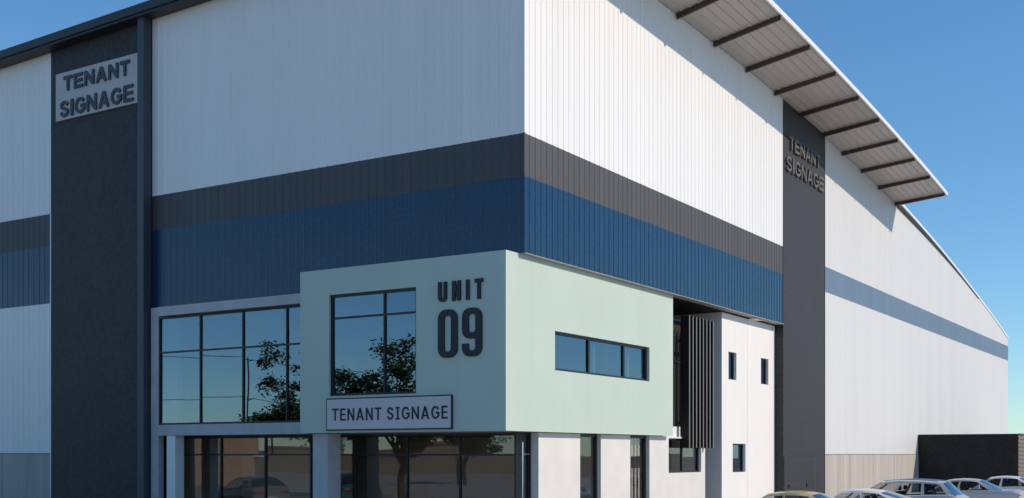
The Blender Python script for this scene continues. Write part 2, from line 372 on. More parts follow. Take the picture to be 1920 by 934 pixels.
def window(axis, c, n, u0, u1, z0, z1, mull=(), trans=(), fw=.06, dep=.08, mw=.05, gl='glass', name='window', lab=None):
    """c = outer face of the frame; n = outward sign"""
    mb = MB()
    def bx(ua, ub, za, zb, ca, cb):
        lo, hi = min(ca, cb), max(ca, cb)
        if axis == 'x': mb.box(lo, hi, ua, ub, za, zb)
        else: mb.box(ua, ub, lo, hi, za, zb)
    ci = c - n * dep
    bx(u0, u0 + fw, z0, z1, c, ci); bx(u1 - fw, u1, z0, z1, c, ci)
    bx(u0 + fw, u1 - fw, z0, z0 + fw, c, ci); bx(u0 + fw, u1 - fw, z1 - fw, z1, c, ci)
    for u in mull: bx(u - mw / 2, u + mw / 2, z0 + fw, z1 - fw, c - n * .004, ci + n * .004)
    ms = [u0 + fw] + sorted(mull) + [u1 - fw]
    for z in trans:
        for i, (a, b) in enumerate(zip(ms[:-1], ms[1:])):
            bx(a + (mw / 2 if i else 0), b - (mw / 2 if i < len(ms) - 2 else 0), z - mw / 2, z + mw / 2, c - n * .008, ci + n * .008)
    w = mb.build(name, M['frame'], B)
    if lab: w['label'] = lab
    mb = MB(); gc = c - n * dep * .55
    zs = [z0 + fw] + sorted(trans) + [z1 - fw]
    for i, (a, b) in enumerate(zip(ms[:-1], ms[1:])):
        for j, (d, f_) in enumerate(zip(zs[:-1], zs[1:])):
            k0 = len(mb.v)
            bx(a + (mw / 2 if i else 0), b - (mw / 2 if i < len(ms) - 2 else 0), d + (mw / 2 if j else 0), f_ - (mw / 2 if j < len(zs) - 2 else 0), gc, gc - n * .012)
            ta, tb = prng.uniform(-.004, .004), prng.uniform(-.003, .003)
            for q in range(k0, len(mb.v)):
                v = list(mb.v[q]); uu = v[1] if axis == 'x' else v[0]
                v[0 if axis == 'x' else 1] += ta * (1 if uu > (a + b) / 2 else -1) + tb * (1 if v[2] > (d + f_) / 2 else -1); mb.v[q] = tuple(v)
    mb.build('pane', M[gl], w)
    return w
# mint corner box
GX0, GX1, GY0, GY1, GZ0, GZ1 = -7.16, -.13, -.68, 9.55, 3.0, 7.635
panel('y', GY0, -1, .22, GX0, GX1, GZ0, GZ1, [(-6.07, -3.0, 4.035, 6.90)], 'office_wall', M['green'], 'mint wall of the corner box facing the shaded front')
panel('x', GX1, 1, .22, GY0 + .22, GY1, GZ0, GZ1, [(1.82, 7.77, 4.70, 5.78)], 'office_wall', M['green'], 'sunlit mint wall of the corner box')
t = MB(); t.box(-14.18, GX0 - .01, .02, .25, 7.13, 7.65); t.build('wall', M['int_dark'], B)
t = MB(); t.box(GX0, GX0 + .2, GY0 + .22, .9, GZ0, GZ1); t.build('office_wall', M['green'], B)
t = MB(); t.box(GX0 + .2, GX1 - .22, GY0 + .22, GY1, GZ0, GZ0 + .2); t.build('office_soffit', M['concrete'], B)
t = MB(); t.box(GX0 + .2, GX1 - .22, GY0 + .22, -.04, GZ1 - .1, GZ1); t.build('office_roof', M['green'], B)
window('y', GY0 + .07, -1, -6.07, -3.0, 4.035, 6.90, (-4.15,), (6.24,), .07, .09, .05, lab='tall black framed window in the mint front wall')
window('x', GX1 - .09, 1, 1.82, 7.77, 4.70, 5.78, (3.95, 6.18), (), .07, .09, .09, lab='long three pane window in the sunlit mint wall')
# concrete frame left of the box
t = MB(); t.box(-13.57, GX0 - .003, -.30, .25, 6.81, 7.10); t.build('beam', M['concrete'], B)
t = MB(); t.box(-13.57, GX0 - .003, -.30, 1.3, 2.99, 3.33); t.build('beam', M['concrete'], B)
t = MB(); t.box(-14.12, -13.765, -.12, .09, 0, 7.12); t.build('column', M['concrete'], B)
window('y', -.12, -1, -13.755, GX0 - .01, 3.335, 6.80, (-11.87, -10.02, -8.22), (5.66,), .06, .09, .05, name='glazing', lab='first floor glazing with four tall bays')
t = MB(); t.box(-6.84, -6.28, -.50, .06, 0, 2.985); t.build('column', M['concrete'], B)
t = MB(); t.box(-13.22, -12.83, -.26, .1, 0, 2.985); t.build('column', M['white_trim'], B)
# ground floor shopfront, set back under the box
window('y', .6, -1, -13.97, -.62, .05, 2.96, (-13.52, -11.71, -9.79, -7.93, -6.21, -4.29, -2.47), (2.38,), .06, .09, .05, gl='glass_clear', name='glazing', lab='ground floor shopfront glazing under the office box')
dr = window('x', -.62, 1, .703, 1.305, .05, 2.96, (), (), .06, .08, .05, name='door', lab='narrow glass entrance door with a long pull handle')
t = MB(); t.tube((-.54, .80, .5), (-.54, .80, 2.72), .018, n=10); t.tube((-.54, .80, 2.38), (-.62, .80, 2.38), .012); t.tube((-.54, .80, .9), (-.62, .80, .9), .012)
t.tube((-.54, .82, 2.40), (-.54, 1.15, 2.40), .014)
t.build('handle', M['chrome'], dr, smooth=True)
t = MB(); t.box(-14.2, -.6, .5, 1.3, -.02, .045); t.build('threshold', M['concrete'], B)
t = MB(); t.box(-14.19, -13.975, .1, .75, 0, 2.98); t.build('jamb', M['frame'], B)
# piers on the sunlit side
panel('x', -.35, 1, .23, 1.31, 12.75, -.02, 2.985, [(3.64, 4.91, -.03, 3.0), (6.86, 8.23, -.03, 3.0), (9.69, 12.40, 1.77, 2.925)], 'pier_wall', M['pier'])
window('x', -.47, 1, 3.645, 4.905, 0, 2.98, (), (), .08, .09, gl='glass_clear', name='window')
window('x', -.47, 1, 6.865, 8.225, 0, 2.98, (), (), .08, .09, gl='glass_clear', name='window')
window('x', -.45, 1, 9.695, 12.395, 1.775, 2.92, (11.02,), (), .05, .08, .05, gl='glass_clear', name='window')
# stair recess with slab edge, dark glazing and louvre screen
t = MB(); t.box(-3, -.5, 9.56, 11.3, 2.99, 3.33); t.build('slab_edge', M['tower'], B)
window('x', -.95, 1, 9.56, 14.28, 3.335, 7.1, (11.0, 12.6), (5.6,), .06, .08, .06, name='glazing', gl='dark_panel')
t = MB(); t.box(-3, -.303, -.02 + 9.56, 19.84, 7.6, 7.645); t.build('soffit', M['louver'], B)
ls = empty('louvre_screen', (-.2, 11.6, 2.6), 'bronze louvre screen of tall vertical blades between mint box and white tower', 'louvre screen')
for i in range(8):
    y = 10.84 + .295 * i
    f = MB(); f.box(-.42, -.118, y - .045, y + .045, 2.61, 7.1); f = f.build('blade', M['louver'], ls)
    f2 = MB(); f2.box(-.116, -.10, y - .036, y + .036, 2.612, 7.098); f2.build('sunlit_edge', M['louver_sunlit'], f)  # added strip that paints the sunlit blade end
for zz in (3.4, 6.2):
    f = MB(); f.box(-.50, -.43, 10.78, 12.92, zz, zz + .1); f.build('rail', M['louver'], ls)
# stair tower
panel('x', -.35, 1, .2, 14.29, 16.862, 0, 7.58, [(14.93, 15.72, 5.165, 6.19), (15.35, 16.65, 1.72, 2.79)], 'tower_wall', M['tower'])
panel('x', -.35, 1, .2, 16.876, 19.895, 0, 7.58, [(18.31, 19.15, 5.165, 6.19)], 'tower_wall', M['tower'])
panel('y', 14.29, -1, .2, -3., -.552, 0, 7.58, [], 'tower_wall', M['tower'])
t = MB(); t.box(-.50, -.06, 17.0, 17.75, 7.583, 7.612); t.build('bracket', M['tower'], B)
for a in ((14.935, 15.715, 5.17, 6.185), (18.315, 19.145, 5.17, 6.185), (15.355, 16.645, 1.725, 2.785)):
    window('x', -.455, 1, *a, (), (), .05, .07)
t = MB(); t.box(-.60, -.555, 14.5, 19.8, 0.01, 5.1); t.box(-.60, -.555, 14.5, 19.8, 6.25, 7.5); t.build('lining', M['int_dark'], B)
# interiors
def bx(name, m, *a):
    t = MB(); t.box(*a); return t.build(name, M[m], B)
bx('floor_slab', 'int_floor', -14.9, -.6, 1.32, 9.5, 3.02, 3.3)
bx('interior_ceiling', 'interior', -14.15, -.4, .3, 9.5, 7.0, 7.1)
bx('interior_wall', 'interior', -15.0, -.62, 7.0, 7.15, 0, 2.98)
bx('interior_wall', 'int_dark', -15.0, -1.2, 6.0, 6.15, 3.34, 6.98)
bx('interior_wall', 'interior', -15.1, -14.95, 1.35, 7.0, 0, 2.98)
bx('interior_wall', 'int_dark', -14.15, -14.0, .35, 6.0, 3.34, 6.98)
bx('interior_wall', 'interior', -13.3, -9.6, 3.1, 3.2, .01, 2.97)
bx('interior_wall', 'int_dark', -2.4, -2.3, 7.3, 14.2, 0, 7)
bx('interior_wall', 'interior', -.95, -.85, 5.6, 5.7, 0.01, 2.97)
bx('interior_floor', 'int_floor', -15, -.75, 1.31, 9.5, 0, .03)
bx('interior_column', 'white_trim', -14.0, -13.1, .10, .30, 3.34, 6.98)
for k in range(3):
    bx('blind_slat', 'white_trim', -.61, -.59, 7.42 + .24 * k, 7.52 + .24 * k, 2.33, 2.9)
    bx('blind_slat', 'white_trim', -.61, -.59, 7.42 + .24 * k, 7.52 + .24 * k, .7, 1.95)
for y in (4.62, 6.86):
    bx('interior_post', 'white_trim', -.56, -.46, y, y + .14, 4.4, 6.0)
# service door in the sunlit pilaster
t = MB(); t.box(.002, .02, 19.95, 23.93, 0, 2.27); d = t.build('door', M['pilaster'], B); d['label'] = 'flush charcoal service door'
t = MB(); t.box(.002, .014, 19.95, 24.0, 2.272, 2.31); t.box(.002, .014, 23.935, 24.0, 0, 2.27); t.build('frame', M['frame'], d)
for y in (20.6, 22.84):
    t = MB(); t.box(.021, .07, y - .12, y + .12, 1.07, 1.12); t.box(.021, .05, y - .10, y - .03, 1.0, 1.17); t.build('handle', M['trim_black'], d)
# precast plinths
y = 25.36; k = 0
while y < 71.4:
    y1 = min(y + 3.0, 71.58)
    t = MB(); t.box(-.12, -.062, y, y1 - .02, 0, 2.37); t.build('plinth_panel', M['plinth'], B); y = y1
x = -19.32
while x > XL:
    x1 = max(x - 2.75, XL)
    t = MB(); t.box(x1 + .02, x, -.045, .019, 0, 2.41); t.build('plinth_panel', M['plinth'], B); x = x1
t = MB(); t.box(-.12, -.055, 25.36, 71.58, 2.372, 2.388); t.build('drip_flashing', M['frame'], B)

# ------------------------------------------------------------------ lettering
def arc(cx, cy, r, a0, a1, n=6, ry=None):
    ry = r if ry is None else ry
    return [(cx + r * math.cos(R(a0 + (a1 - a0) * i / n)), cy + ry * math.sin(R(a0 + (a1 - a0) * i / n))) for i in range(n + 1)]
def catmull(P, n=6):
    o = []
    for i in range(len(P) - 1):
        p0 = P[max(i - 1, 0)]; p1 = P[i]; p2 = P[i + 1]; p3 = P[min(i + 2, len(P) - 1)]
        for k in range(n):
            t = k / n
            o.append(tuple(.5 * (2 * b + (c - a) * t + (2 * a - 5 * b + 4 * c - d) * t * t + (3 * b - a - 3 * c + d) * t ** 3) for a, b, c, d in zip(p0, p1, p2, p3)))
    o.append(P[-1]); return o
def strip(P, t):
    Lf = []; Rt = []
    for i, p in enumerate(P):
        a = P[max(i - 1, 0)]; b = P[min(i + 1, len(P) - 1)]
        d1 = Vector((p[0] - a[0], p[1] - a[1])) if i else None
        d2 = Vector((b[0] - p[0], b[1] - p[1])) if i < len(P) - 1 else None
        d1 = d1 or d2; d2 = d2 or d1
        n1 = Vector((-d1.y, d1.x)).normalized(); n2 = Vector((-d2.y, d2.x)).normalized()
        m = (n1 + n2).normalized(); k = t / 2 / max(.4, m.dot(n1))
        Lf.append((p[0] + m.x * k, p[1] + m.y * k)); Rt.append((p[0] - m.x * k, p[1] - m.y * k))
    return Lf + Rt[::-1]
def rrect(x0, y0, x1, y1, r):
    return arc(x1 - r, y0 + r, r, -90, 0) + arc(x1 - r, y1 - r, r, 0, 90) + arc(x0 + r, y1 - r, r, 90, 180) + arc(x0 + r, y0 + r, r, 180, 270)
def glyph(ch, w, h, t, serif=False, block=False):
    """outline and holes of one capital, lower left at 0,0"""
    c = w / 2
    if ch == 'T': return [(0, h - t), (c - t / 2, h - t), (c - t / 2, 0), (c + t / 2, 0), (c + t / 2, h - t), (w, h - t), (w, h), (0, h)], []
    if ch == 'E':
        m0 = h * .5 - t * .42; m1 = h * .5 + t * .5
        return [(0, 0), (w, 0), (w, t), (t, t), (t, m0), (w * .93, m0), (w * .93, m1), (t, m1), (t, h - t), (w * .98, h - t), (w * .98, h), (0, h)], []
    if ch == 'N':
        k = t * 1.75 * (h / w) ** .35 if not block else t * 2.6
        return [(0, 0), (t, 0), (t, h - k), (w - t, 0), (w, 0), (w, h), (w - t, h), (w - t, k), (t, h), (0, h)], []
    if ch == 'I':
        if serif:
            s_ = t * .9; x0 = c - t / 2; x1 = c + t / 2
            return [(0, 0), (w, 0), (w, s_), (x1, s_), (x1, h - s_), (w, h - s_), (w, h), (0, h), (0, h - s_), (x0, h - s_), (x0, s_), (0, s_)], []
        return [(0, 0), (w, 0), (w, h), (0, h)], []
    if ch == 'A':
        a = t * .56; k = t * 1.12
        f = lambda z: (c - a) * z / h            # outer left edge at height z
        b0 = h * .22; b1 = b0 + t * .85
        inn = lambda z: f(z) + k
        ztop = h * (c - k) / (c - a) if c > k else h * .8
        out = [(0, 0), (k, 0), (inn(b0), b0), (w - inn(b0), b0), (w - k, 0), (w, 0), (c + a, h), (c - a, h)]
        return out, [[(inn(b1), b1), (w - inn(b1), b1), (c, ztop * .985)]]
    if ch == 'S':
        P = [(.93, .77), (.80, .93), (.5, 1.), (.2, .93), (.06, .76), (.2, .60), (.5, .51), (.82, .41), (.95, .24), (.8, .07), (.5, 0), (.18, .07), (.03, .25)]
        return strip(catmull([(t / 2 + x * (w - t), t / 2 + y * (h - t)) for x, y in P]), t), []
    if ch == 'G':
        P = [(.93, .77), (.77, .94), (.5, 1.), (.2, .9), (.03, .68), (0, .5), (.03, .32), (.2, .1), (.5, 0), (.76, .06), (1., .24)]
        Q = catmull([(t / 2 + x * (w - t), t / 2 + y * (h - t)) for x, y in P]) + [(w - t / 2, h * .47), (w * .55, h * .47)]
        return strip(Q, t), []
    if ch == 'U':
        r = min(w / 2, t * 1.25) - .001; ri = max(r - t, .012)
        return [(0, h)] + arc(r, r, r, 180, 270) + arc(w - r, r, r, 270, 360) + [(w, h), (w - t, h)] + arc(w - t - ri, t + ri, ri, 0, -90) + arc(t + ri, t + ri, ri, -90, -180) + [(t, h)], []
    if ch == '0':
        r = t * 1.2
        return rrect(0, 0, w, h, r), [rrect(t, t * .8, w - t, h - t * .8, .07)]
    if ch == '9':
        r = t * 1.2; b = .37 * h; ri = .07
        o = [(0, .27 * h)] + arc(r, r, r, 180, 270) + arc(w - r, r, r, 270, 360) + arc(w - r, h - r, r, 0, 90) + arc(r, h - r, r, 90, 180) + arc(r, b + r, r, 180, 270) + [(w - t - .05, b), (w - t, b + .05)]
        o += arc(w - t - ri, t * .8 + ri, ri, 0, -90) + arc(t + ri, t * .8 + ri, ri, -90, -180) + [(t, .27 * h)]
        return o, [rrect(t, b + t * .8, w - t, h - t * .8, ri)]
def letters(word, widths, gap, h, t, x0, z0, place, dep, m, parent, total=None, **kw):
    if total:
        wsum = sum(widths[c] for c in word if c != ' '); sp = widths.get(' ', 0) * word.count(' ')
        k = total / (wsum + sp + gap * (len(word) - 1))
    else: k = 1
    x = x0
    for c in word:
        w = widths[c] * k
        if c != ' ':
            o, hs = glyph(c, w, h, t, **kw)
            loops = [o] + hs
            flat = [p for lp in loops for p in lp]
            tris = tessellate_polygon([[Vector((a, b, 0)) for a, b in lp] for lp in loops])
            n = len(flat)
            vs = [place(x + a, z0 + b, dep) for a, b in flat] + [place(x + a, z0 + b, 0) for a, b in flat]
            fs = [list(tr) for tr in tris] + [[n + i for i in tr[::-1]] for tr in tris]
            k0 = 0
            for lp in loops:
                q = len(lp)
                for i in range(q): fs.append([k0 + i, k0 + (i + 1) % q, n + k0 + (i + 1) % q, n + k0 + i])
                k0 += q
            mb = MB(); mb.raw(vs, fs); mb.build('letter', m, parent)
        x += w + gap * k
AW = {'T': .60, 'E': .60, 'N': .64, 'A': .70, 'S': .62, 'I': .17, 'G': .68, ' ': .30}
# high sign on the shaded pilaster
s1 = empty('sign', (-16.8, -.1, 13.9), 'grey sign panel high on the shaded dark pilaster reading TENANT SIGNAGE in two lines', 'sign')
t = MB(); t.box(-18.92, -14.60, -.14, -.065, 13.88, 15.50); t.build('panel', M['board_high'], s1)
pf = lambda yy: (lambda a, b, d: (a, yy - d, b))
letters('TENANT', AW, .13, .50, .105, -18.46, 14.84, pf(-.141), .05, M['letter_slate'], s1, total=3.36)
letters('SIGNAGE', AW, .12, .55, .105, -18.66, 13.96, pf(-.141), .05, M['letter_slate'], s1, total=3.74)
# raised lettering on the sunlit pilaster
s2 = empty('lettering', (0.05, 22.5, 13.9), 'raised grey letters TENANT SIGNAGE on the sunlit pilaster under the roof overhang', 'lettering')
px_ = lambda a, b, d: (.003 + d, a, b)
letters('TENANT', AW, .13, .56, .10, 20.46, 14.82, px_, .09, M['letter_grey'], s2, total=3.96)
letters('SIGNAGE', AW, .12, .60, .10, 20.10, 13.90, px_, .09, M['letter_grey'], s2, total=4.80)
# sign board under the office window
s3 = empty('sign', (-4, -.7, 3.06), 'long pale sign board below the tall window reading TENANT SIGNAGE in one line', 'sign')
t = MB(); t.box(-6.13, -1.78, -.735, -.683, 3.06, 3.97); t.build('frame', M['frame'], s3)
t = MB(); t.box(-6.095, -1.815, -.745, -.736, 3.095, 3.935); t.build('panel', M['board'], s3)
SW = {'T': .48, 'E': .40, 'N': .50, 'A': .56, 'S': .48, 'I': .28, 'G': .54, ' ': .10}
letters('TENANT SIGNAGE', SW, .15, .345, .05, -5.90, 3.335, pf(-.746), .012, M['letter'], s3, total=3.99, serif=True)
# unit number
s4 = empty('lettering', (-1.5, -.7, 4.95), 'black raised letters UNIT 09 on the mint wall', 'lettering')
UW = {'U': .277, 'N': .27, 'I': .10, 'T': .256}
letters('UNIT', UW, .175, .53, .098, -2.24, 6.43, pf(-.683), .05, M['letter'], s4, total=1.43, block=True)
letters('09', {'0': .62, '9': .62}, .155, 1.27, .2, -2.24, 4.945, pf(-.683), .05, M['letter'], s4)

# ------------------------------------------------------------------ low black outbuilding
ob = empty('outbuilding', (2.5, 50, 0), 'low flat roofed black outbuilding against the far end of the white wall', 'outbuilding')
t = MB(); t.box(-.055, 5.18, 42.75, 42.87, 0, 3.47); t.build('wall', M['box_black'], ob)
mb = MB(); z = 0.02; 
while z < 3.4:
    zs_ = (z, z + .10, z + .12, z + .20, z + .22); xs_ = (5.18, 5.18, 5.22, 5.22, 5.18)
    for i in range(4): mb.face([(xs_[i], 42.77, zs_[i]), (xs_[i], 58, zs_[i]), (xs_[i + 1], 58, zs_[i + 1]), (xs_[i + 1], 42.77, zs_[i + 1])])
    z += .22
mb.build('side_cladding', M['box_brown'], ob)
t = MB(); t.box(5.06, 5.175, 42.88, 57.9, 0, 3.46); t.build('wall', M['box_brown'], ob)
t = MB(); t.box(-.055, 5.175, 57.91, 58, 0, 3.46); t.build('wall', M['box_black'], ob)
t = MB(); t.box(-.055, 5.26, 42.73, 58.02, 3.473, 3.51); t.build('roof', M['fascia'], ob)

# ------------------------------------------------------------------ cars
def lerp(a, b, t): return a + (b - a) * t
def pw(P, s):
    if s <= P[0][0]: return P[0][1]
    for (a, za), (b, zb) in zip(P[:-1], P[1:]):
        if s <= b: return lerp(za, zb, (s - a) / (b - a))
    return P[-1][1]
def sm(P, s, d=.14): return (pw(P, s - d) + pw(P, s + d) + 2 * pw(P, s) + pw(P, s - d / 2) + pw(P, s + d / 2)) / 6
STY = {
 'sedan': dict(L=4.78, W=1.84, hood=[(0, .58), (.07, .70), (.35, .81), (1.4, .97)], belt=[(1.3, .93), (2.8, .955), (4.15, 1.0)], deck=[(4.1, 1.03), (4.62, 1.03), (4.78, .95)], ws=(1.32, 2.12), rg=(3.32, 4.17),
      roof=[(2.0, 1.34), (2.3, 1.41), (2.7, 1.445), (3.05, 1.43), (3.4, 1.365)], win=[(.05, .42), (.46, .87)], ax=(.92, 3.74)),
 'fastback': dict(L=4.6, W=1.84, hood=[(0, .58), (.07, .70), (.35, .81), (1.4, .96)], belt=[(1.3, .92), (2.8, .95), (4.2, 1.02)], deck=[(4.2, 1.05), (4.5, 1.04), (4.6, .95)], ws=(1.35, 2.1), rg=(3.15, 4.3),
      roof=[(2.0, 1.33), (2.25, 1.39), (2.6, 1.41), (2.95, 1.38), (3.3, 1.31)], win=[(.05, .45), (.49, .84)], ax=(.9, 3.62)),
 'wagon': dict(L=4.62, W=1.86, hood=[(0, .64), (.07, .80), (.3, .91), (1.25, 1.03)], belt=[(1.1, 1.0), (2.8, 1.03), (4.3, 1.09)], deck=[(4.3, 1.10), (4.5, 1.05), (4.62, .9)], ws=(1.12, 1.95), rg=(3.98, 4.42),
      roof=[(1.8, 1.43), (2.1, 1.505), (2.6, 1.555), (3.3, 1.55), (4.05, 1.49)], win=[(.05, .37), (.405, .68), (.715, .93)], ax=(.9, 3.6), rails=True),
 'hatch': dict(L=4.15, W=1.78, hood=[(0, .62), (.07, .76), (.3, .87), (1.15, 1.0)], belt=[(1.0, .96), (2.8, 1.0), (3.9, 1.05)], deck=[(3.85, 1.06), (4.05, 1.0), (4.15, .85)], ws=(1.02, 1.85), rg=(3.4, 3.95),
      roof=[(1.7, 1.38), (2.0, 1.45), (2.5, 1.49), (3.0, 1.47), (3.45, 1.40)], win=[(.05, .46), (.50, .88)], ax=(.8, 3.3)),
}
def car(style, paint, loc, rz, label, pale=False):
    c = STY[style]; L, W = c['L'], c['W']; P = M['car_' + paint]
    root = empty('parked_car', loc, label, 'car', 'parked cars'); root.rotation_euler.z = rz
    hw = lambda s: W / 2 * (1 - .16 * abs((s - L * .52) / (L * .52)) ** 4)
    beltP = [(s, z - .035) for s, z in c['hood'] if s < c['ws'][0]] + [(s, z) for s, z in c['belt'] if s > c['ws'][0]] + [(s, z - .03) for s, z in c['deck'] if s > c['rg'][1] - .03]
    belt = lambda s: sm(beltP, s, .1)
    X = lambda s: L / 2 - s          # local +x is the nose
    # ---- body shell
    mb = MB(); r = .36
    st = sorted(set([round(i * L / 60, 3) for i in range(61)]))
    def col_(s, side):
        w = hw(s); zb = .2
        for a in c['ax']:
            if abs(s - a) < r: zb = max(zb, .32 + math.sqrt(r * r - (s - a) ** 2))
        zt = belt(s); rows = [(zb, .965), (max(zb + .01, .42), .99), (max(zb + .02, .64), 1.0), (max(zb + .03, zt - .17), .995), (zt - .05, .97), (zt, .92)]
        return [(X(s), side * w * k, z) for z, k in rows]
    for side in (-1, 1):
        cols = [col_(s, side) for s in st]
        for a, b in zip(cols[:-1], cols[1:]):
            for i in range(5): mb.face([a[i], b[i], b[i + 1], a[i + 1]])
    for (s0, s1, Pz) in ((0, c['ws'][0] + .1, c['hood']), (c['rg'][1] - .1, L, c['deck'])):
        ss = [s for s in st if s0 < s < s1] + [s0, s1]; ss = sorted(set(ss))
        ss = [s for s in st if s0 - 1e-6 <= s <= s1 + .08]
        rows = [[(X(s) - 0, tt * hw(s) * .92, belt(s) + .05 * (1 - tt ** 4)) for tt in (-1, -.8, -.4, 0, .4, .8, 1)] for s in ss]
        for a, b in zip(rows[:-1], rows[1:]):
            for i in range(6): mb.face([a[i], a[i + 1], b[i + 1], b[i]])
    for s in (0, L):
        lf = col_(s, -1); rt = col_(s, 1)
        mid = [(X(s), tt * hw(s) * .92, belt(s) + .05 * (1 - tt ** 4)) for tt in (-.8, -.4, 0, .4, .8)]
        mb.face(lf + mid + rt[::-1])
    # ---- greenhouse
    A0, A1 = c['ws']; C0, C1 = c['rg']
    us = sorted(set([i / 18 for i in range(19)] + [u for w_ in c['win'] for u in w_]))
    us = [u for i, u in enumerate(us) if i == 0 or u - us[i - 1] > .006 or any(u in w_ for w_ in c['win'])]
    yt = W / 2 * .655
    rz_ = lambda s: sm(c['roof'], s, .12)
    vs_ = (0, .09, .5, .87, 1.)
    def gp(u, v, side):
        sb = lerp(A0 + .04, C1 - .04, u); stp = lerp(A1, C0, u)
        s = lerp(sb, stp, v); zb = belt(sb); zt = rz_(stp) - .03
        y = lerp(hw(sb) * .92, yt * (1 - .05 * (2 * u - 1) ** 2), v) + .035 * math.sin(math.pi * v)
        return (X(s), side * y, lerp(zb, zt, v))
    gl = {}
    for side in (-1, 1):
        for ua, ub in zip(us[:-1], us[1:]):
            um = (ua + ub) / 2
            k = next((i for i, w_ in enumerate(c['win']) if w_[0] < um < w_[1]), None)
            for j in range(4):
                q = [gp(ua, vs_[j], side), gp(ub, vs_[j], side), gp(ub, vs_[j + 1], side), gp(ua, vs_[j + 1], side)]
                (gl.setdefault((side, k), MB()) if k is not None and j in (1, 2) else mb).face(q)
    ts = (-1, -.75, -.4, 0, .4, .75, 1)
    def bulge(u, v):
        return -lerp(.13, .05, v) if u == 0 else lerp(.07, .04, v)
    def cross(u, v, t_, ps=0):
        x, y, z = gp(u, v, 1); b_ = -lerp(bulge(0, 1), bulge(1, 1), u) if ps else -bulge(u, v)
        return (x + b_ * (1 - t_ * t_), y * t_, z + (.045 if ps or v == 1 else .045 * v) * (1 - t_ ** 2))
    for ua, ub in zip(us[:-1], us[1:]):
        for ta, tb in zip(ts[:-1], ts[1:]): mb.face([cross(ua, 1, ta, 1), cross(ub, 1, ta, 1), cross(ub, 1, tb, 1), cross(ua, 1, tb, 1)])
    body = mb.build('body', P, root, smooth=38, local=True)
    vv = (0, .25, .5, .75, 1)
    for u, nm, mt in ((0, 'windscreen', 'car_glass'), (1, 'rear_window', 'car_glass_rear')):
        g_ = MB()
        for va, vb in zip(vv[:-1], vv[1:]):
            for ta, tb in zip(ts[:-1], ts[1:]): g_.face([cross(u, va, ta), cross(u, vb, ta), cross(u, vb, tb), cross(u, va, tb)])
        g_.build(nm, M[mt], root, smooth=True, local=True)
    for (side, k), g_ in gl.items(): g_.build('side_window', M['car_glass'], root, smooth=True, local=True)
    # window surround strip along the belt and under the rail
    for side in (-1, 1):
        b_ = MB()
        for ua, ub in zip(us[:-1], us[1:]):
            for v in (.055,):
                pa, pb = gp(ua, v, side), gp(ub, v, side)
                o_ = side * .012
                b_.face([(pa[0], pa[1] + o_, pa[2] - .012), (pb[0], pb[1] + o_, pb[2] - .012), (pb[0], pb[1] + o_, pb[2] + .012), (pa[0], pa[1] + o_, pa[2] + .012)])
        b_.build('belt_trim', M['chrome'] if style != 'hatch' else M['trim_black'], root, local=True, normals=False)
    # interior
    t = MB(); t.box(X(C1 - .25), X(A0 + .55), -W * .39, W * .39, .28, .62); t.box(X(A0 + .62), X(A0 + .2), -W * .38, W * .38, .6, belt(A0 + .4) - .03)
    if style != 'wagon': t.box(X(C1 - .15), X(C0 + .15), -W * .36, W * .36, belt(C0) - .16, belt(C0) - .1)
    t.build('cabin_lining', M['seat'], root, local=True)
    ms = M['seat_pale'] if pale else M['seat']
    for (s, ys_) in ((A1 + .42, (-.37, .37)), (A1 + (1.28 if style == 'wagon' else 1.12), (-.42, 0, .42))):
        for y in ys_:
            t = MB(); b0 = len(t.v); zt = min(belt(s) + .19, rz_(s + .2) - .36)
            t.box(X(s) - .06, X(s) + .06, y - .22, y + .22, .55, zt)
            for i in range(b0 + 4, b0 + 8): t.v[i] = (t.v[i][0] - .16, t.v[i][1] * 1 , t.v[i][2])
            t.build('seat', ms, root, bevel=.03, smooth=True, local=True)
            t = MB(); t.box(X(s) - .25, X(s) - .16, y - .12, y + .12, zt + .03, zt + .18); t.build('headrest', ms, root, bevel=.03, smooth=True, local=True)
    t = MB(); cx_, cz_ = X(A1 - .06), belt(A1) - .02; pts = []
    for i in range(16):
        a = 2 * math.pi * i / 16; pts.append(Vector((cx_ - .07 * math.sin(a), .37 + .17 * math.cos(a), cz_ + .15 * math.sin(a))))
    for i in range(16): t.tube(pts[i], pts[(i + 1) % 16], .014, n=6)
    t.build('steering_wheel', M['trim_black'], root, smooth=True, local=True)
    # lamps, mirrors, handles, plates, bumpers
    for side in (-1, 1):
        zl = belt(L - .1) - .12; y1 = hw(L - .02) * .93
        t = MB(); n0 = len(t.v); t.box(-L / 2 - .012, -L / 2 + .22, side * y1 * .45, side * (y1 + .03), zl - .055, zl + .055); t.build('tail_light', M['red_lamp'], root, bevel=.012, smooth=True, local=True)
        zl = belt(.12) - .07; y1 = hw(.05) * .93
        t = MB(); t.box(L / 2 - .26, L / 2 + .012, side * y1 * .55, side * (y1 + .02), zl - .07, zl + .05); t.build('headlight', M['clear_lamp'], root, bevel=.015, smooth=True, local=True)
        sx = X(A0 + .42); yy = hw(A0 + .4)
        t = MB(); t.box(sx - .05, sx + .05, side * (yy + .03), side * (yy + .22), belt(A0 + .4) + .03, belt(A0 + .4) + .16); t.build('door_mirror', M['trim_black'] if paint == 'gold' else P, root, bevel=.025, smooth=True, local=True)
        for s in (A1 + .45, A1 + 1.35):
            t = MB(); t.box(X(s) - .1, X(s) + .1, side * (hw(s) * .985), side * (hw(s) + .025), belt(s) - .16, belt(s) - .13); t.build('door_handle', M['chrome'], root, bevel=.006, local=True)
